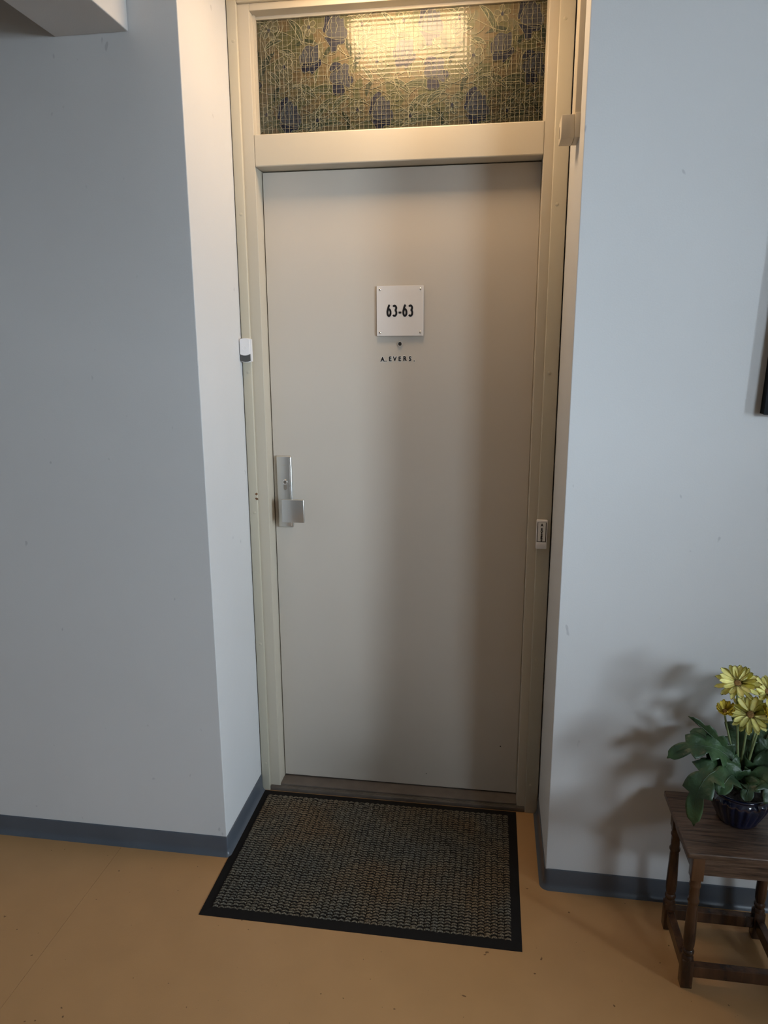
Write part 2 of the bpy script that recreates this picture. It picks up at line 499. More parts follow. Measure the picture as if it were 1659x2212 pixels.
skirting('baseboard_right', [(XR - 0.0002, C - 0.001), (XR - 0.0002, -0.0002), (WX, -0.0002)], 'grey vinyl skirting behind the side table', 0.012)

# ---- door frame
frm = empty('trim_2', (XL, F, 0), 'cream painted door frame with transom rail around the grey door', 'door frame', 'structure')
def jamb(x0, x1, xe):
    return MB().box(x0, x1, F, 0.5, 0.0, SOF, 0.0015)
build('jamb', jamb(XL + 0.003, JL, JL), 'frame', frm)
build('jamb', jamb(JR, XR - 0.003, JR), 'frame', frm)
build('head', MB().box(JL, JR, F + 0.0004, 0.5, 2.432, SOF, 0.0015), 'frame', frm)
build('transom_rail', MB().box(JL, JR, F - 0.0012, 0.46, ZT, 2.116, 0.003), 'frame', frm)
gb = MB()   # glazing beads
gb.box(JL, JL + 0.006, F + 0.028, G + 0.004, 2.116, 2.432).box(JR - 0.004, JR, F + 0.028, G + 0.004, 2.116, 2.432)
gb.box(JL, JR, F + 0.040, G + 0.004, 2.424, 2.432)
build('glazing_bead', gb, 'frame', frm)
SCREWZ = (2.355, 1.90, 1.445, 1.002, 0.55, 0.105)
def cover(x0, x1, sx):
    z0 = 0.0 if x0 < 0 else 0.0
    c = build('cover_strip', MB().box(x0, x1, C, F - 0.0002, z0, SOF, 0.003, 3), 'cover', frm, smooth=True)
    for z in SCREWZ:
        sm = MB().lathe([(0.0052, 0.0), (0.0050, 0.0006), (0.0030, 0.0014), (0.0012, 0.0016)], (sx, C + 0.0002, z), 14, 'Y')
        build('screw', sm, 'screw', c, smooth=True)
    return c
cl = cover(XL + 0.002, CLX, -0.497)
cr_ = cover(CRX, XR - 0.0032, 0.409)
build('cover_strip', MB().box(CLX, CRX, C, F - 0.0002, 2.449, SOF, 0.003, 3), 'cover', frm, smooth=True)
# paint chips on the edge of the cover strip
for zc in (1.0630, 1.0480):
    pts = []
    for k in range(9):
        a = 2 * PI * k / 9; r = 0.0058 * random.uniform(0.65, 1.1)
        pts.append((-0.4875 + r * 1.0 * math.cos(a), zc + r * 0.85 * math.sin(a)))
    build('paint_chip', MB().prism(pts, C - 0.0006, C + 0.001), 'chip', cl)
# sill
sl = build('sill', MB().box(JL, JR, F + 0.006, 0.5, 0.0, 0.020, 0.002), 'sill', frm, smooth=True)
rid = MB()
rid.box(CLX + 0.001, CRX - 0.001, F - 0.0105, F + 0.006, 0.0, 0.0145, 0.0025)
for k in range(2): rid.box(CLX + 0.001, CRX - 0.001, F - 0.0075 + 0.006 * k, F - 0.0045 + 0.006 * k, 0.0135, 0.0165, 0.0008)
build('sill_strip', rid, 'sill', frm, smooth=True)

# ---- door leaf
door = empty('door_1', (JL, D, ZB), 'grey beige flat entrance door in the recess', 'door', 'structure')
leaf = build('leaf', MB().box(JL + 0.0025, JR - 0.0006, D, D + 0.042, ZB, ZT - 0.003, 0.0015), 'door', door)
build('draught_gap', MB().box(JL, JR, D + 0.02, D + 0.05, 0.02, ZB), 'dark', door)
for (x, z, r) in ((0.309, 0.197, 0.0026), (0.058, 0.0706, 0.0017)):
    build('drill_hole', MB().lathe([(r, 0), (r * 0.9, 0.0004)], (x, D + 0.0002, z), 12, 'Y'), 'dark', door)
# lock plate with cylinder and square pull
px0, px1, pz0, pz1 = -0.4375, -0.3865, 0.941, 1.178
lp = build('lock_plate', MB().box(px0, px1, D - 0.011, D + 0.001, pz0, pz1, 0.0045, 3), 'alu', door, smooth=True)
build('edge_trim', MB().box(px1 - 0.0075, px1 - 0.0035, D - 0.0122, D - 0.009, pz0 + 0.004, pz1 - 0.004, 0.0012), 'chrome', lp, smooth=True)
kx, kz, ky = -0.4095, 1.0925, D - 0.011
build('lock_cylinder', MB().lathe([(0.0088, 0.0), (0.0086, 0.0022), (0.0078, 0.003)], (kx, ky + 0.001, kz), 28, 'Y'), 'chrome', lp, smooth=True)
sl_ = MB()
pp = [(kx - 0.005, kz - 0.008), (kx + 0.005, kz - 0.008)] + [(kx + 0.005 * math.cos(a), kz - 0.0205 + 0.005 * math.sin(a)) for a in [-PI * k / 10 for k in range(11)]]
sl_.prism(pp, ky - 0.0012, ky + 0.002)
build('cylinder_body', sl_, 'steel', lp)
build('keyhole', MB().box(kx - 0.0011, kx + 0.0011, ky - 0.0026, ky, kz - 0.0055, kz + 0.0045), 'dark', lp)
build('rotor', MB().lathe([(0.0056, 0.0), (0.0054, 0.0006)], (kx, ky - 0.0018, kz + 0.0005), 20, 'Y'), 'steel', lp, smooth=True)
# faint maker's mark pressed in the plate: three short strokes
mk = MB()
for k, w in enumerate((0.0016, 0.0022, 0.0022, 0.0016)):
    mk.box(-0.4185 + k * 0.0034, -0.4185 + k * 0.0034 + w, ky - 0.0003, ky + 0.001, 1.1475, 1.1493)
build('pressed_mark', mk, 'screw', lp)
pl = MB()
pl.lathe([(0.011, 0.0), (0.0105, 0.02), (0.014, 0.040)], (-0.402, D - 0.010, 1.008), 24, 'Y')
build('pull_neck', pl, 'alu', door, smooth=True)
build('pull_plate', MB().box(-0.4105, -0.3365, D - 0.0585, D - 0.049, 0.9690, 1.0450, 0.0028, 3), 'alu', door, smooth=True)
# peephole
M['ring'] = mat('satin_chrome', (0.8, 0.79, 0.77), 0.3, metal=0.7)
ph = build('peephole', MB().lathe([(0.0085, 0.0), (0.0085, 0.003), (0.0074, 0.0048), (0.0056, 0.0048), (0.0050, 0.002)], (-0.0353, D + 0.0005, 1.5278), 28, 'Y'), 'ring', door, smooth=True)
build('lens', MB().lathe([(0.0049, 0.002), (0.0040, 0.0036), (0.002, 0.0042), (0.0004, 0.0044)], (-0.0353, D + 0.0005, 1.5278), 20, 'Y'), 'dark', ph, smooth=True)
# stick-on letters A.EVERS.
LZ = 1.4758
for ch, x, dz in (('A', -0.0892, -0.0002), ('.', -0.0785, -0.0002), ('E', -0.0656, 0.0010), ('V', -0.0512, 0.0012), ('E', -0.0360, 0.0011), ('R', -0.0205, 0.0022), ('S', -0.0042, 0.0016), ('.', 0.0085, 0.0002)):
    v, f = text_mesh(ch, 0.0190, 0.90, 0.0020, 0.00015)
    st = build('letter_sticker', MB().add([(a + x, b + D - 0.0002, c + LZ + dz) for a, b, c in v], f), 'sticker', door)
    v, f = text_mesh(ch, 0.0190, 0.90, 0.0009, 0.0002)
    build('letter', MB().add([(a + x, b + D - 0.0005, c + LZ + dz) for a, b, c in v], f), 'black', st)

# ---- transom window with printed film behind reeded glass
GX0, GX1, GZ0, GZ1 = JL + 0.004, JR - 0.003, 2.116, 2.430
win = empty('window_1', (GX0, G, GZ0), 'transom window with stained flower film behind reeded glass above the door', 'window', 'structure')
film = build('film', MB().box(GX0, GX1, G, G + 0.004, GZ0, GZ1), 'film', win)
def clip(poly):
    """clip a polygon to the pane"""
    def cut(P, f, g):
        R = []
        for i in range(len(P)):
            a, b = P[i], P[(i + 1) % len(P)]
            fa, fb = f(a), f(b)
            if fa >= 0: R.append(a)
            if fa * fb < 0:
                t = fa / (fa - fb); R.append((a[0] + (b[0] - a[0]) * t, a[1] + (b[1] - a[1]) * t))
        return R
    for f in (lambda q: q[0] - GX0 - 0.001, lambda q: GX1 - 0.001 - q[0], lambda q: q[1] - GZ0 - 0.001, lambda q: GZ1 - 0.001 - q[1]):
        poly = cut(poly, f, None)
        if len(poly) < 3: return []
    return poly
def inside(q): return GX0 + 0.001 < q[0] < GX1 - 0.001 and GZ0 + 0.001 < q[1] < GZ1 - 0.001
def split_inside(pts):
    out, cur = [], []
    for q in pts:
        if inside(q): cur.append(q)
        else:
            if len(cur) > 1: out.append(cur)
            cur = []
    if len(cur) > 1: out.append(cur)
    return out
lines = MB()
LW, LY = 0.0021, G - 0.0016
IRIS = []
def in_poly(q, P):
    c = False; j = len(P) - 1
    for i in range(len(P)):
        if (P[i][1] > q[1]) != (P[j][1] > q[1]) and q[0] < (P[j][0] - P[i][0]) * (q[1] - P[i][1]) / (P[j][1] - P[i][1]) + P[i][0]: c = not c
        j = i
    return c
def line(pts, w=LW, over=False):
    if not over: pts = [(9, 9) if any(abs(q[0] - b[0]) < 0.07 and abs(q[1] - b[1]) < 0.08 and in_poly(q, P) for b, P in IRIS) else q for q in pts]
    for seg in split_inside(pts): lines.ribbon(seg, w, LY, 0.0009)
def smooth_poly(ctrl, n=6):
    """closed Catmull-Rom through control points"""
    P = []; m = len(ctrl)
    for i in range(m):
        p0, p1, p2, p3 = ctrl[i - 1], ctrl[i], ctrl[(i + 1) % m], ctrl[(i + 2) % m]
        for k in range(n):
            t = k / n
            P.append(tuple(0.5 * ((2 * p1[j]) + (-p0[j] + p2[j]) * t + (2 * p0[j] - 5 * p1[j] + 4 * p2[j] - p3[j]) * t * t + (-p0[j] + 3 * p1[j] - 3 * p2[j] + p3[j]) * t ** 3) for j in (0, 1)))
    return P
def open_curve(ctrl, n=8):
    P = []; m = len(ctrl)
    for i in range(m - 1):
        p0, p1, p2, p3 = ctrl[max(i - 1, 0)], ctrl[i], ctrl[i + 1], ctrl[min(i + 2, m - 1)]
        for k in range(n + (i == m - 2)):
            t = k / n
            P.append(tuple(0.5 * ((2 * p1[j]) + (-p0[j] + p2[j]) * t + (2 * p0[j] - 5 * p1[j] + 4 * p2[j] - p3[j]) * t * t + (-p0[j] + 3 * p1[j] - 3 * p2[j] + p3[j]) * t ** 3) for j in (0, 1)))
    return P
def tr(P, c, s=1.0, a=0.0):
    ca, sa = math.cos(a) * s, math.sin(a) * s
    return [(c[0] + x * ca - z * sa, c[1] + x * sa + z * ca) for x, z in P]
# irises: (material, outline) lists in millimetres
IA = [('film_grey', [(-24, 8), (-5, 22), (14, 30), (26, 24), (24, 8), (30, -6), (26, -28), (8, -20), (-14, -18), (-26, -8)]),
      ('film_blue', [(-27, 20), (-18, 33), (-4, 34), (8, 27), (0, 17), (-14, 11), (-24, 13)]),
      ('film_blue', [(-18, -18), (-4, -14), (8, -14), (12, -26), (14, -38), (4, -46), (-2, -42), (-12, -45), (-19, -36)]),
      ('film_blue', [(22, 0), (34, -2), (38, -12), (30, -20), (22, -10)])]
IB = [('film_grey', [(-22, 10), (-14, 28), (-2, 34), (12, 30), (24, 34), (26, 14), (22, -8), (-2, -14), (-20, -12)]),
      ('film_blue', [(-27, 10), (-20, 14), (-17, 0), (-20, -14), (-26, -10)]),
      ('film_blue', [(-21, -10), (-4, -8), (14, -8), (30, 0), (32, -14), (18, -26), (6, -36), (0, -28), (-14, -32), (-22, -24)])]
IC = [('film_grey', [(-22, -18), (-16, 6), (-4, 24), (10, 28), (18, 16), (26, 18), (28, 0), (36, -14), (30, -32), (0, -30)]),
      ('film_blue', [(-26, 4), (-24, 22), (-14, 34), (-2, 40), (4, 34), (-2, 24), (-12, 14), (-16, -6), (-26, -14), (-30, -6)]),
      ('film_blue', [(-26, -24), (-10, -26), (8, -28), (28, -30), (26, -42), (10, -44), (6, -58), (-8, -60), (-12, -46)])]
def iris(kind, c, a=0.0):
    fb = MB(); mats = ['film_grey', 'film_blue']
    for mi, ct in kind:
        P = tr(smooth_poly([(x / 1000, z / 1000) for x, z in ct], 5), c, 1.08, a)
        Q = clip(P)
        if Q: fb.prism(Q, G - (0.0010 if mi == 'film_grey' else 0.0013), G, mats.index(mi))
        line(P + [P[0]], 0.0013, True); IRIS.append((c, P))
    for s in (-1, 1):   # veins
        line(tr(open_curve([(0.004 * s, -0.018), (0.010 * s, 0.0), (0.006 * s, 0.014), (0.012 * s, 0.026)]), c, 1.0, a), 0.0013, True)
    if fb.v: build('iris_motif', fb, mats, film)
for k in range(-1, 3):
    T = 0.27 * k
    iris(IA, (-0.208 + T, 2.270)); iris(IB, (-0.295 + T, 2.318)); iris(IC, (-0.362 + T, 2.182)); iris(IC, (-0.222 + T, 2.398))
rng = random.Random(21)
leaf_tile, vine_tile, dots = [], [], []
# leaves in one repeat: centre, length, width, angle, dark
LEAVES = [(-0.416, 2.312, .075, .016, 1.0, 1), (-0.391, 2.235, .05, .012, 1.1, 1), (-0.305, 2.356, .07, .013, 0.05, 1), (-0.255, 2.183, .085, .018, 0.9, 0),
          (-0.245, 2.228, .11, .022, -0.12, 0), (-0.31, 2.235, .08, .017, -0.5, 0), (-0.335, 2.39, .085, .018, -1.0, 0), (-0.19, 2.345, .07, .015, -1.1, 1),
          (-0.25, 2.140, .10, .018, 0.15, 0), (-0.33, 2.132, .08, .015, 0.3, 0), (-0.40, 2.36, .06, .014, 0.4, 0), (-0.27, 2.285, .06, .014, 1.3, 0),
          (-0.40, 2.27, .06, .013, -0.9, 0), (-0.195, 2.155, .06, .013, -1.2, 1), (-0.205, 2.20, .07, .015, 0.6, 0), (-0.36, 2.335, .05, .012, -0.3, 0), (-0.235, 2.335, .05, .013, 0.7, 1)]
lf = MB()
for k in range(-1, 4):
    for (x, z, L, W, a, dk) in LEAVES:
        n = 10
        top = [((i / n - 0.5) * L, W * 0.5 * math.sin(PI * i / n) ** 0.8 + 0.12 * L * math.sin(PI * i / n)) for i in range(n + 1)]
        bot = [((i / n - 0.5) * L, -W * 0.5 * math.sin(PI * i / n) ** 0.8 + 0.12 * L * math.sin(PI * i / n)) for i in range(n, -1, -1)]
        P = tr(top + bot[1:-1], (x + 0.27 * k, z), 1, a)
        Q = clip(P)
        if Q: lf.prism(Q, G - 0.0006, G, 1 if dk else 0)
        if not dk:
            line(P + [P[0]], 0.0020)
            line(tr([((i / n - 0.5) * L, 0.12 * L * math.sin(PI * i / n)) for i in range(n + 1)], (x + 0.27 * k, z), 1, a), 0.0012)
build('leaf_print', lf, ['film_green', 'film_dgreen'], film)
# small blossoms: six petal loops around a navy dot
BL = [(-0.411, 2.398, 1.0), (-0.294, 2.399, .9), (-0.37, 2.302, 1.1), (-0.427, 2.180, .9), (-0.275, 2.158, 1.0)]
bl = MB()
for k in range(0, 4):
    for (x, z, s) in BL:
        c = (x + 0.27 * k, z)
        a0 = rng.random()
        for j in range(5):
            a = a0 + j * 2 * PI / 5
            P = tr(smooth_poly([(0.004, 0), (0.012, 0.0075), (0.022, 0.0065), (0.025, 0), (0.022, -0.0065), (0.012, -0.0075)], 3), c, s, a)
            line(P + [P[0]], 0.0018)
            Q = clip(P)
            if Q: bl.prism(Q, G - 0.0005, G, 0)
        Q = clip(tr([(0.0042 * math.cos(t * PI / 5), 0.0055 * math.sin(t * PI / 5)) for t in range(10)], c))
        if Q: bl.prism(Q, G - 0.0030, G, 1)
build('blossom_print', bl, ['film_pale', 'film_blue'], film)
# tendrils and arcs, drawn once and repeated
ARCS = []
for i in range(78):
    x, z = rng.uniform(-0.45, -0.18), rng.uniform(2.118, 2.428)
    a, L, b = rng.uniform(0, 2 * PI), rng.uniform(0.03, 0.085), rng.uniform(-1.3, 1.3)
    pts = [(x, z)]; h = a
    for s in range(9):
        h += b / 6
        pts.append((pts[-1][0] + math.cos(h) * L / 9, pts[-1][1] + math.sin(h) * L / 9))
    ARCS.append(pts)
for i in range(5):   # long vines
    z0 = 2.13 + i * 0.062
    ARCS.append(open_curve([(-0.455 + j * 0.045, z0 + 0.022 * math.sin(j * 1.05 + i * 1.7)) for j in range(7)]))
for i in range(7):   # curls
    x, z = rng.uniform(-0.44, -0.19), rng.uniform(2.13, 2.41)
    ARCS.append([(x + (0.006 + 0.0035 * t) * math.cos(t + i), z + (0.006 + 0.0035 * t) * math.sin(t + i)) for t in [q * 0.35 for q in range(14)]])
for k in range(0, 4):
    for P in ARCS: line([(x + 0.27 * k, z) for x, z in P], 0.0018)
tag(build('outline_relief', lines, 'film_line', film), 'raised pale outlines of the flower film', kind='stuff')
# reeded glass: shallow lens cells, thin ribs with painted glints along the cell edges
CW, CH, S = 0.0128, 0.0117, 6
nx_, nz_ = int((GX1 - GX0) / CW), int((GZ1 - GZ0) / CH)
cw, chh = (GX1 - GX0) / nx_, (GZ1 - GZ0) / nz_
gv, gf = [], []
NX, NZ = nx_ * S + 1, nz_ * S + 1
for j in range(NZ):
    for i in range(NX):
        u, v = (i % S) / S * 2 - 1, (j % S) / S * 2 - 1
        h = 0.00012 * (1 - u * u) + 0.00030 * (1 - v * v)
        gv.append((GX0 + i * cw / S, G - 0.0052 - h, GZ0 + j * chh / S))
for j in range(NZ - 1):
    for i in range(NX - 1):
        gf.append((j * NX + i, j * NX + i + 1, (j + 1) * NX + i + 1, (j + 1) * NX + i))
gp = build('glass_pane', MB().add(gv, gf), 'pane', win, smooth='all')
rb = MB()
for i in range(1, nx_):
    x = GX0 + i * cw
    rb.ribbon([(x, GZ0 + 0.002), (x, (GZ0 + GZ1) / 2), (x, GZ1 - 0.002)], 0.0007, G - 0.0058, 0.0003)
for j in range(1, nz_):
    z = GZ0 + j * chh
    rb.ribbon([(GX0 + 0.002, z), ((GX0 + GX1) / 2, z), (GX1 - 0.002, z)], 0.0005, G - 0.0058, 0.0002)
tag(build('glass_ribs', rb, 'rib', win), 'fine glass ribs with their glints painted pale', kind='stuff')

# ---- ceiling lamp in the recess soffit
lamp = empty('ceiling_lamp', (-0.04, 0.112, SOF), 'rectangular warm lamp mounted under the recess soffit above the door', 'lamp')
LX0, LX1, LY0, LY1, LZ0 = -0.215, 0.135, 0.012, 0.212, 2.422
build('lamp_housing', MB().box(LX0 - 0.006, LX1 + 0.006, LY0 - 0.006, LY1 + 0.006, SOF - 0.04, SOF + 0.0005, 0.004), 'plastic', lamp)
build('lamp_diffuser', MB().box(LX0, LX1, LY0, LY1, LZ0, SOF - 0.04, 0.012, 3), 'lamp', lamp)

# ================================================================== THINGS
# ---- number plate
np_ = empty('number_plate', (-0.0345, D, 1.5516), 'square frosted plate reading 63-63 screwed to the door', 'sign')
NX0, NX1, NZ0, NZ1 = -0.1055, 0.0365, 1.5516, 1.6978
YP = D - 0.0075
build('plate', MB().box(NX0, NX1, YP, YP + 0.004, NZ0, NZ1, 0.0006), 'acrylic', np_)
for x in (NX0 + 0.0095, NX1 - 0.0095):
    for z in (NZ0 + 0.0105, NZ1 - 0.0105):
        st = build('standoff', MB().lathe([(0.0045, 0), (0.0045, 0.0033)], (x, D, z), 14, 'Y'), 'alu', np_, smooth=True)
        build('screw_head', MB().lathe([(0.0036, 0), (0.0033, 0.0013), (0.002, 0.0022), (0.0004, 0.0025)], (x, YP + 0.0004, z), 16, 'Y'), 'chrome', st, smooth=True)
def stroke(mb, pts, w, y0, y1):
    n = len(pts); vs, fs = [], []
    for i in range(n):
        a, b = pts[max(i - 1, 0)], pts[min(i + 1, n - 1)]
        tx, tz = b[0] - a[0], b[1] - a[1]; L = math.hypot(tx, tz) or 1
        nx, nz = -tz / L * w / 2, tx / L * w / 2
        x, z = pts[i]
        for y in (y0, y1): vs += [(x + nx, y, z + nz), (x - nx, y, z - nz)]
    for i in range(n - 1):
        q, r = 4 * i, 4 * (i + 1)
        fs += [(q, q + 1, r + 1, r), (q + 2, r + 2, r + 3, q + 3), (q, r, r + 2, q + 2), (q + 1, q + 3, r + 3, r + 1)]
    fs += [(0, 2, 3, 1), (4 * (n - 1), 4 * (n - 1) + 1, 4 * (n - 1) + 3, 4 * (n - 1) + 2)]
    return mb.add(vs, fs)
def glyph(ch, x, z, h, w, sw):
    """condensed bold 6, 3 and hyphen built from strokes; x,z is the lower left corner"""
    m = MB(); y0, y1 = YP - 0.0006, YP + 0.0002
    iw = w - sw
    if ch == '6':
        rx, rz = iw / 2, h * 0.27
        cx, cz = x + w / 2, z + rz + sw / 2
        loop = [(cx + rx * math.cos(t), cz + rz * math.sin(t)) for t in [2 * PI * k / 24 for k in range(25)]]
        stroke(m, loop, sw, y0, y1)
        stem = open_curve([(cx - rx, cz), (cx - rx * 0.97, cz + h * 0.12), (cx - rx * 0.6, cz + h * 0.33), (cx - rx * 0.06, cz + h * 0.55), (cx + rx * 0.50, z + h - sw * 0.15)])
        stroke(m, stem, sw, y0 - 0.00005, y1)
    elif ch == '3':
        def arc(cx, cz, rx, rz, a0, a1, n=16): return [(cx + rx * math.cos(a0 + (a1 - a0) * k / n), cz + rz * math.sin(a0 + (a1 - a0) * k / n)) for k in range(n + 1)]
        cx = x + w * 0.42
        rz1, rz2 = h * 0.19, h * 0.24
        stroke(m, arc(cx, z + h - sw / 2 - rz1, iw * 0.56, rz1, PI * 0.80, -PI * 0.45), sw, y0, y1)
        stroke(m, arc(cx, z + sw / 2 + rz2, iw * 0.62, rz2, PI * 0.45, -PI * 0.78), sw, y0 - 0.00005, y1)
    else:
        m.box(x, x + w, y0, y1, z + h * 0.27, z + h * 0.27 + sw * 0.95)
    return m
GZ = 1.6075; GHt = 0.0355
for ch, x, w in (('6', -0.0755, 0.0155), ('3', -0.0572, 0.0150), ('-', -0.0388, 0.0090), ('6', -0.0272, 0.0155), ('3', -0.0090, 0.0150)):
    build('digit' if ch != '-' else 'hyphen', glyph(ch, x, GZ, GHt, w, 0.0060), 'black', np_)

# ---- wireless doorbell on the left cover strip
db = empty('doorbell', (-0.496, C, 1.475), 'white wireless doorbell with dark grey foot on the left frame strip', 'doorbell')
def rounded(x0, x1, z0, z1, rt_, rb_, n=8):
    P = []
    for k in range(n + 1):
        t = k / n; P.append((x0 + (x1 - x0) * t, z1 - rt_ * (2 * t - 1) ** 2))
    for k in range(n + 1):
        t = 1 - k / n; P.append((x0 + (x1 - x0) * t, z0 + rb_ * (2 * t - 1) ** 2))
    return P
bx0, bx1 = -0.5135, -0.4800
build('back_shell', MB().prism(rounded(bx0, bx1, 1.4745, 1.5465, 0.003, 0.003), C - 0.012, C + 0.0002), 'plastic', db)
build('foot_panel', MB().prism(rounded(bx0 + 0.002, bx1 - 0.003, 1.4765, 1.500, 0.0, 0.003), C - 0.0165, C - 0.012), 'grey_plastic', db)
fc = build('front_cover', MB().prism(rounded(bx0 + 0.0005, bx1 - 0.0035, 1.4955, 1.5462, 0.003, 0.004), C - 0.0195, C - 0.012), 'plastic', db)
ring = MB()
rp = [(-0.4975 + 0.0062 * math.cos(2 * PI * k / 24), 1.5165 + 0.0062 * math.sin(2 * PI * k / 24)) for k in range(24)]
ring.ribbon(rp, 0.0012, C - 0.0194, 0.0007, closed=True)
build('button_ring', ring, 'plastic', fc)

# ---- bell push with name card on the right cover strip
bp_ = empty('bell_push', (0.408, C, 0.918), 'cream bell push with name card on the right frame strip', 'doorbell')
qx0, qx1 = 0.3915, 0.4240
build('body', MB().box(qx0, qx1, C - 0.012, C + 0.0002, 0.918, 1.0078, 0.002), 'plastic', bp_, smooth=True)
build('push_button', MB().box(qx0 + 0.001, qx1 - 0.002, C - 0.0145, C - 0.011, 0.9195, 0.9385, 0.0015), 'plastic', bp_, smooth=True)
build('card_border', MB().box(qx0 + 0.0025, qx1 - 0.0030, C - 0.0128, C - 0.0115, 0.9405, 1.0015), 'dark', bp_)
card = build('name_card', MB().box(qx0 + 0.0045, qx1 - 0.0052, C - 0.0132, C - 0.0120, 0.9425, 1.0008), 'sticker', bp_)
for ch, z in (('A', 0.9895), ('E', 0.9760), ('V', 0.9672), ('E', 0.9580), ('R', 0.9500), ('S', 0.9432)):
    v, f = text_mesh(ch, 0.0112, 0.95, 0.0006, 0.0002)
    build('letter', MB().add([(a + 0.4075, b + C - 0.0134, c + z) for a, b, c in v], f), 'black', card)

# ---- cable duct and contact box on the right reveal
tag(build('cable_duct', MB().box(XR - 0.0135, XR + 0.0005, 0.102, 0.172, 2.0605, SOF, 0.0015), 'beige_plastic', smooth=True),
    'cream cable duct running up the right side of the door recess', 'cable duct')
cb = empty('junction_box', (XR, 0.137, 2.006), 'small cream plastic box ending the cable duct beside the transom', 'junction box')
build('box_base', MB().box(XR - 0.0125, XR + 0.0005, 0.098, 0.172, 2.0065, 2.0625, 0.002), 'beige_plastic', cb, smooth=True)
build('box_cover', MB().box(XR - 0.0440, XR - 0.0125, 0.1005, 0.175, 2.0065, 2.0590, 0.002), 'beige_plastic', cb, smooth=True)
build('vent_slot', MB().box(XR - 0.0446, XR - 0.0430, 0.148, 0.153, 2.018, 2.044), 'dark', cb)

# ---- picture on the right wall
pc = empty('picture', (1.16, 0.0, 1.354), 'dark canvas picture on the wall above the flowers, cut by the photo edge', 'picture')
pc.rotation_euler = (0, 0.028, 0)
build('canvas', MB().box(0.8775, 1.45, -0.0285, -0.0265, 1.352, 1.95), 'picture', pc)
build('stretcher_frame', MB().box(0.8780, 1.449, -0.0265, -0.001, 1.353, 1.949), 'picture', pc)

# ---- doormat
MX0, MX1, MY0, MY1 = -0.5085, 0.366, -0.244, 0.3345
mt = empty('doormat', ((MX0 + MX1) / 2, (MY0 + MY1) / 2, 0), 'dark looped doormat with black rubber edge in front of the door', 'doormat')
B = 0.030
vs = [(MX0, MY0, 0), (MX1, MY0, 0), (MX1, MY1, 0), (MX0, MY1, 0),
      (MX0, MY0, 0.0012), (MX1, MY0, 0.0012), (MX1, MY1, 0.0012), (MX0, MY1, 0.0012),
      (MX0 + B, MY0 + B, 0.0045), (MX1 - B, MY0 + B, 0.0045), (MX1 - B, MY1 - B, 0.0045), (MX0 + B, MY1 - B, 0.0045)]
fs = [(3, 2, 1, 0), (8, 9, 10, 11)] + [(i, (i + 1) % 4, 4 + (i + 1) % 4, 4 + i) for i in range(4)] + [(4 + i, 4 + (i + 1) % 4, 8 + (i + 1) % 4, 8 + i) for i in range(4)]
build('rubber_edge', MB().add(vs, fs), 'rubber', mt)
pv, pf = [], []
rr = random.Random(5)
fx0, fx1, fy0, fy1 = MX0 + B - 0.003, MX1 - B + 0.003, MY0 + B - 0.003, MY1 - B + 0.003
ncol, nrow = 46, 50
cwid, rhei = (fx1 - fx0) / ncol, (fy1 - fy0) / nrow
for ci in range(ncol):
    cx0 = fx0 + ci * cwid
    ph_ = rr.uniform(-0.3, 0.3) * rhei
    for ri in range(nrow):
        cy = fy0 + (ri + 0.5) * rhei + ph_ * (0 < ri < nrow - 1) + rr.uniform(-0.0007, 0.0007)
        hh = rr.uniform(0.0026, 0.0040); ww = rhei * rr.uniform(0.19, 0.26); tl = rr.uniform(0.0020, 0.0034)
        x0_, x1_ = cx0 + cwid * rr.uniform(0.0, 0.08), cx0 + cwid * rr.uniform(0.93, 1.04)
        o = len(pv); ns = 5
        for k in range(ns):
            t = k / (ns - 1)
            x = x0_ + (x1_ - x0_) * t
            yc = cy + tl * math.sin(2 * PI * (t - 0.25) * 0.9) * 0.6
            zt = 0.0045 + hh * (0.45 + 0.55 * math.sin(PI * min(max(t, 0.08), 0.92)))
            pv += [(x, yc - ww, 0.0044), (x, yc - ww * 0.55, zt * 0.93), (x, yc + ww * 0.55, zt), (x, yc + ww, 0.0044)]
        for k in range(ns - 1):
            q, r_ = o + 4 * k, o + 4 * (k + 1)
            pf += [(q, q + 1, r_ + 1, r_), (q + 1, q + 2, r_ + 2, r_ + 1), (q + 2, q + 3, r_ + 3, r_ + 2)]
        pf += [(o, o + 3, o + 2, o + 1), (o + 16, o + 17, o + 18, o + 19)]
tag(build('loop_pile', MB().add(pv, pf), 'pile', mt, smooth='all'), 'worn grey brown loops in wavy rows', kind='stuff')

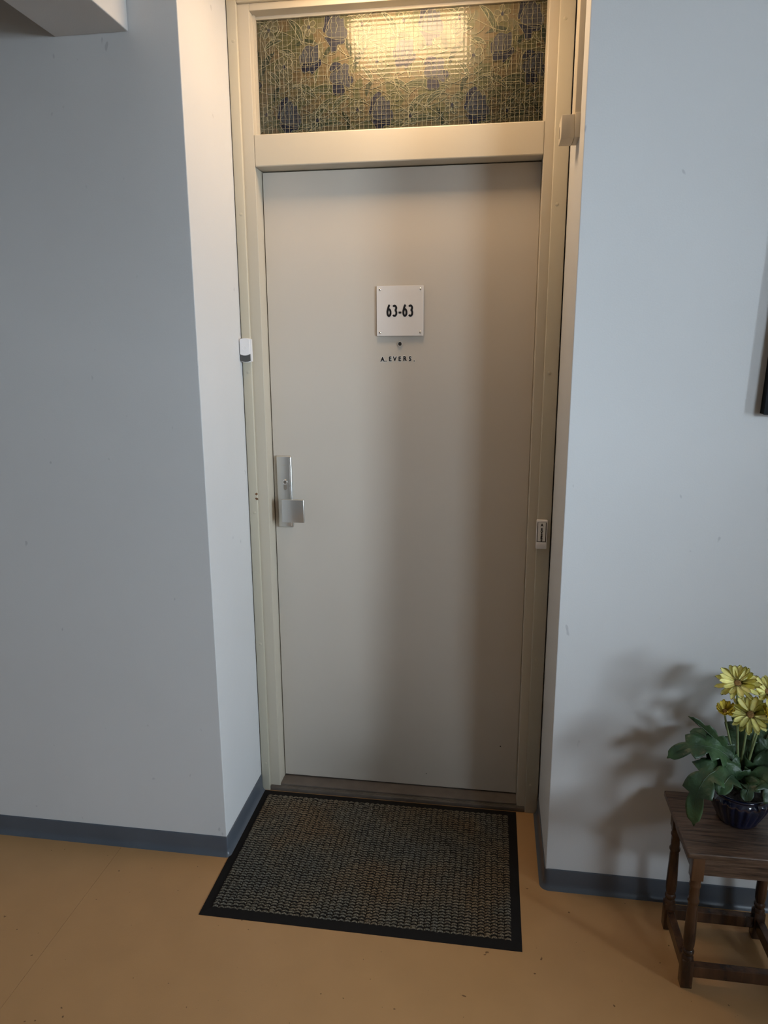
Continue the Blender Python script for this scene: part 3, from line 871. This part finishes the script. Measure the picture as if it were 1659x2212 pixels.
# ---- side table
TX0, TX1, TY0, TY1, TZ = 0.7205, 1.0080, -0.3170, -0.0745, 0.390
tb = empty('side_table', ((TX0 + TX1) / 2, (TY0 + TY1) / 2, 0), 'low dark oak side table with turned legs carrying the flower pot', 'table')
build('table_top', MB().box(TX0, TX1, TY0, TY1, TZ - 0.016, TZ, 0.004, 3), 'wood', tb, smooth=True)
LG = 0.027
lx = (0.7400, 0.9625); ly = (-0.2970, -0.1150)
def leg(x, y):
    m = MB()
    cx, cy = x + LG / 2, y + LG / 2
    h = LG / 2
    # square blocks with chamfered shoulders
    m.box(x, x + LG, y, y + LG, 0.301, TZ - 0.016, 0.0015)
    m.box(x, x + LG, y, y + LG, 0.0, 0.078, 0.0018)
    def sh(z0, z1, n=8):
        m.lathe([(h * 1.36, z0), (h * 0.93, z1)], (cx, cy, 0), 4, mod=None)
    prof = [(h * 1.0, 0.072), (h * 1.02, 0.083), (h * 0.80, 0.089), (h * 1.00, 0.095), (h * 1.02, 0.100), (h * 0.78, 0.105),
            (h * 0.96, 0.116), (h * 1.02, 0.135), (h * 0.98, 0.165), (h * 0.90, 0.200), (h * 0.84, 0.228), (h * 0.80, 0.232), (h * 1.00, 0.237), (h * 1.02, 0.242), (h * 0.82, 0.247),
            (h * 0.86, 0.262), (h * 0.82, 0.276), (h * 0.98, 0.281), (h * 0.98, 0.285), (h * 0.84, 0.289), (h * 0.98, 0.298), (h * 1.0, 0.305)]
    m.lathe(prof, (cx, cy, 0), 24)
    return m
for x in lx:
    for y in ly: build('leg', leg(x, y), 'turned', tb, smooth=True)
build('apron', MB().box(lx[0] + LG - 0.001, lx[1] + 0.001, ly[0] + 0.003, ly[0] + 0.018, 0.316, TZ - 0.0155, 0.001), 'wood', tb)
build('apron', MB().box(lx[0] + LG - 0.001, lx[1] + 0.001, ly[1] + LG - 0.018, ly[1] + LG - 0.003, 0.316, TZ - 0.0155, 0.001), 'wood', tb)
for x in (lx[0] + 0.003, lx[1] + LG - 0.018):
    build('apron', MB().box(x, x + 0.015, ly[0] + LG - 0.001, ly[1] + 0.001, 0.316, TZ - 0.0155, 0.001), 'turned', tb)
for y in (ly[0] + 0.004, ly[1] + 0.004):
    build('stretcher', MB().box(lx[0] + LG - 0.001, lx[1] + 0.001, y, y + 0.019, 0.030, 0.062, 0.002), 'turned', tb)
for x in (lx[0] + 0.004, lx[1] + 0.004):
    build('stretcher', MB().box(x, x + 0.019, ly[0] + LG - 0.001, ly[1] + 0.001, 0.030, 0.062, 0.002), 'turned', tb)

# ---- potted plant
PX, PY, PZ = 0.870, -0.170, TZ
pt = empty('potted_plant', (PX, PY, PZ), 'yellow daisies with lobed green leaves in a blue ribbed pot on the side table', 'plant')
def ribs(a, h):
    t = max(0.0, min(1.0, (h - PZ - 0.004) / 0.010)) * max(0.0, min(1.0, (PZ + 0.074 - h) / 0.012))
    return 1 + 0.06 * t * (abs(math.sin(a * 11)) - 0.6)
prof = [(0.030, 0.0), (0.0425, 0.0), (0.0455, 0.003), (0.048, 0.010), (0.0535, 0.022), (0.0600, 0.036), (0.0655, 0.049), (0.0690, 0.060), (0.0700, 0.067), (0.0680, 0.073),
        (0.0650, 0.0765), (0.0650, 0.079), (0.0685, 0.0815), (0.0695, 0.084), (0.0680, 0.0865), (0.0645, 0.0865), (0.0615, 0.082), (0.0605, 0.073), (0.058, 0.066), (0.030, 0.0655)]
pot = build('pot', MB().lathe([(r, h + PZ) for r, h in prof], (PX, PY, 0), 132, mod=ribs), 'pot', pt, smooth='all')
sm = MB()
rs = random.Random(3)
N = 24
svs = [(PX, PY, PZ + 0.078)]
for ring_ in range(1, 5):
    for k in range(N):
        a = 2 * PI * k / N; r = 0.0605 * ring_ / 4
        svs.append((PX + r * math.cos(a), PY + r * math.sin(a), PZ + 0.074 + rs.uniform(-0.003, 0.004)))
sfs = [(0, 1 + k, 1 + (k + 1) % N) for k in range(N)]
for ring_ in range(3):
    for k in range(N):
        a, b = 1 + ring_ * N, 1 + (ring_ + 1) * N
        sfs.append((a + k, b + k, b + (k + 1) % N, a + (k + 1) % N))
build('soil', sm.add(svs, sfs), 'soil', pt, smooth='all')

def bez(P, t):
    P = [Vector(p) for p in P]
    while len(P) > 1: P = [P[i] * (1 - t) + P[i + 1] * t for i in range(len(P) - 1)]
    return P[0]
def leaf_mesh(ctrl, width, nh, lobes=4, cup=0.25, stalk=0.2, seed=0):
    """lobed leaf along a Bezier midrib; side = rough direction across the blade"""
    r = random.Random(seed)
    n, w = 54, 8
    vs, fs = [], []
    nh = Vector(nh).normalized()
    for i in range(n + 1):
        t = i / n
        p = bez(ctrl, t); tn = (bez(ctrl, min(t + 0.02, 1)) - bez(ctrl, max(t - 0.02, 0))).normalized()
        s = tn.cross(nh).normalized(); nm = s.cross(tn)
        if t < stalk: hw = 0.0022 + 0.004 * t
        else:
            q = (t - stalk) / (1 - stalk)
            env = math.sin(PI * min(1.0, 0.10 + 0.90 * q ** 0.85)) ** 0.6
            saw = (q ** 0.9 * (lobes + 1) + 0.15) % 1.0
            hw = width / 2 * env * (0.40 + 0.60 * saw ** 0.85) + 0.0008
        for j in range(w + 1):
            u = j / w * 2 - 1
            ripple = 0.10 * hw * math.sin(q * lobes * 2 * PI + u * 2 + seed) * abs(u) if t >= stalk else 0
            vs.append(p + s * (hw * u) + nm * (abs(u) ** 1.3 * hw * cup + ripple))
    for i in range(n):
        for j in range(w):
            a = i * (w + 1) + j
            fs.append((a, a + 1, a + w + 2, a + w + 1))
    bm = bmesh.new()
    bv = [bm.verts.new(v) for v in vs]
    for f in fs: bm.faces.new([bv[i] for i in f])
    bmesh.ops.recalc_face_normals(bm, faces=bm.faces)
    bmesh.ops.solidify(bm, geom=list(bm.faces), thickness=0.0007)
    m = MB().bm(bm)
    # raised midrib
    m.tube([bez(ctrl, i / 12) + Vector((0, 0, 0.0004)) for i in range(12)], [0.0021 * (1 - i / 14) + 0.0004 for i in range(12)], 6)
    return m
c0 = Vector((PX, PY, PZ + 0.083))
def lf_(ctrl, w, side, **k): build('leaf', leaf_mesh([c0 + Vector((random.uniform(-.012, .012), random.uniform(-.012, .012), 0))] + [Vector(c) for c in ctrl], w, side, **k), 'leaf', pt, smooth='all')
V1 = (-0.30, -0.75, 0.58)      # blades turned up and towards the corridor
lf_([(0.845, -0.17, 0.565), (0.80, -0.165, 0.600), (0.7356, -0.165, 0.650)], 0.050, (-0.2, 0.5, 0.8), lobes=4, cup=0.5, seed=1)
lf_([(0.850, -0.18, 0.570), (0.775, -0.190, 0.632), (0.690, -0.188, 0.548)], 0.085, (0.15, -0.55, 0.85), lobes=4, cup=0.1, seed=2)
lf_([(0.845, -0.20, 0.570), (0.728, -0.245, 0.585), (0.742, -0.268, 0.425)], 0.098, (-0.5, -0.7, 0.6), lobes=4, cup=0.12, seed=3)
lf_([(0.862, -0.15, 0.56), (0.864, -0.135, 0.61), (0.866, -0.120, 0.668)], 0.080, (-0.3, -1, 0.2), lobes=3, cup=0.15, seed=4)
lf_([(0.885, -0.15, 0.56), (0.905, -0.135, 0.61), (0.935, -0.12, 0.650)], 0.080, (-0.3, -1, 0.3), lobes=3, cup=0.15, seed=5)
lf_([(0.895, -0.19, 0.560), (0.940, -0.225, 0.600), (0.985, -0.245, 0.470)], 0.095, (0.3, -0.7, 0.7), lobes=4, cup=0.12, seed=6)
lf_([(0.885, -0.21, 0.555), (0.912, -0.262, 0.565), (0.925, -0.268, 0.448)], 0.085, (0.1, -0.8, 0.5), lobes=4, cup=0.12, seed=7)
lf_([(0.905, -0.165, 0.570), (0.960, -0.160, 0.640), (1.030, -0.165, 0.590)], 0.085, (0.2, -0.5, 0.8), lobes=4, cup=0.12, seed=8)
lf_([(0.850, -0.20, 0.540), (0.818, -0.240, 0.565), (0.792, -0.258, 0.505)], 0.085, V1, lobes=3, cup=0.12, seed=9)
lf_([(0.880, -0.12, 0.540), (0.900, -0.100, 0.585), (0.945, -0.075, 0.555)], 0.070, (0.1, 0, 1), lobes=3, cup=0.12, seed=10)
lf_([(0.835, -0.14, 0.545), (0.800, -0.115, 0.590), (0.765, -0.090, 0.570)], 0.070, (-0.1, -0.3, 1), lobes=3, cup=0.12, seed=11)
lf_([(0.868, -0.215, 0.525), (0.864, -0.245, 0.538), (0.852, -0.255, 0.492)], 0.062, V1, lobes=3, cup=0.15, seed=12)
lf_([(0.830, -0.18, 0.530), (0.800, -0.195, 0.560), (0.762, -0.205, 0.545)], 0.080, (-0.1, -0.6, 0.8), lobes=4, cup=0.1, seed=13)

def petal_mesh(name, L, W, m, cupz, r0):
    n = 6; vs, fs = [], []
    for i in range(n + 1):
        t = i / n
        hw = W / 2 * (0.40 + 0.60 * math.sin(PI * min(1, 0.12 + t * 0.62))) * (1 if t < 0.9 else 0.72)
        z = cupz * (t ** 1.6) * L
        for u in (-1, -0.45, 0, 0.45, 1):
            ln = t * (L - r0) + r0 - (0.10 * L if (i == n and abs(u) == 1) else 0) - (0.03 * L if (i == n and u == 0) else 0)
            vs.append((ln, hw * u, z + 0.10 * W * (u * u) - 0.05 * W * (abs(u) == 0.45)))
    for i in range(n):
        for j in range(4):
            a = i * 5 + j
            fs.append((a, a + 1, a + 6, a + 5))
    bm = bmesh.new(); bv = [bm.verts.new(v) for v in vs]
    for f in fs: bm.faces.new([bv[i] for i in f])
    bmesh.ops.solidify(bm, geom=list(bm.faces), thickness=0.0005)
    bmesh.ops.recalc_face_normals(bm, faces=bm.faces)
    me = bpy.data.meshes.new(name); bm.to_mesh(me); bm.free()
    me.polygons.foreach_set('use_smooth', [True] * len(me.polygons))
    me.materials.append(M[m])
    return me
def flower(c, nrm, R, layers, pm, discr=0.0085, W=0.0125):
    c = Vector(c); nrm = Vector(nrm).normalized()
    q = nrm.to_track_quat('Z', 'X')
    mb = MB()
    mb.lathe([(discr * 0.9, -0.004), (discr, 0.0), (discr * 0.95, 0.0022), (discr * 0.62, 0.0036), (discr * 0.25, 0.0030), (0.0003, 0.0028)], (0, 0, 0), 20)
    # green calyx under the head
    mb.lathe([(0.0022, -0.012), (discr * 0.8, -0.006), (discr * 0.95, -0.001)], (0, 0, 0), 14, mi=1)
    fh = build('flower_head', mb, ['disc', 'stem'], None, smooth='all')
    fh.parent = pt
    fh.location = c - BASE[pt.name]
    fh.rotation_mode = 'QUATERNION'; fh.rotation_quaternion = q
    for (n, L, cz, zoff, ph0) in layers:
        me = petal_mesh('petal', L, W, pm, cz, discr * 0.75)
        for k in range(n):
            o = bpy.data.objects.new('petal', me); COL.objects.link(o)
            o.parent = fh
            o.location = (0, 0, zoff)
            a = 2 * PI * (k + ph0) / n + random.uniform(-0.05, 0.05)
            o.rotation_euler = (random.uniform(-0.12, 0.12), random.uniform(-0.14, 0.14), a)
            s = random.uniform(0.9, 1.06)
            o.scale = (s, random.uniform(0.9, 1.1), 1)
    # stem
    b0 = Vector((PX + random.uniform(-.008, .008), PY + random.uniform(-.008, .008), PZ + 0.078))
    base = c - nrm * 0.010
    ctrl = [b0, b0.lerp(base, 0.45) + Vector((0, 0, 0.015)), base - nrm * 0.035, base]
    build('stem', MB().tube([bez(ctrl, i / 14) for i in range(15)], [0.0030 - 0.0008 * i / 14 for i in range(15)], 8), 'stem', pt, smooth='all')
flower((0.8375, -0.170, 0.745), (-0.18, -0.52, 0.83), 0.048, [(13, 0.050, 0.05, 0.0, 0.0), (12, 0.045, 0.22, 0.001, 0.5)], 'petal')
flower((0.8700, -0.178, 0.672), (-0.22, -0.80, 0.56), 0.046, [(14, 0.047, 0.0, 0.0, 0.0), (13, 0.043, 0.16, 0.001, 0.5)], 'petal')
flower((0.8160, -0.170, 0.672), (-0.20, -0.45, 0.87), 0.020, [(12, 0.022, 0.55, 0.0, 0.0), (11, 0.020, 1.0, 0.001, 0.5)], 'petal2', 0.0055, 0.0085)
flower((0.9080, -0.165, 0.725), (0.25, -0.45, 0.85), 0.046, [(13, 0.046, 0.05, 0.0, 0.0), (12, 0.042, 0.25, 0.001, 0.5)], 'petal')
flower((0.9060, -0.190, 0.680), (0.35, -0.40, 0.85), 0.020, [(12, 0.024, 0.5, 0.0, 0.0), (11, 0.020, 1.0, 0.001, 0.5)], 'petal2', 0.0055, 0.0085)
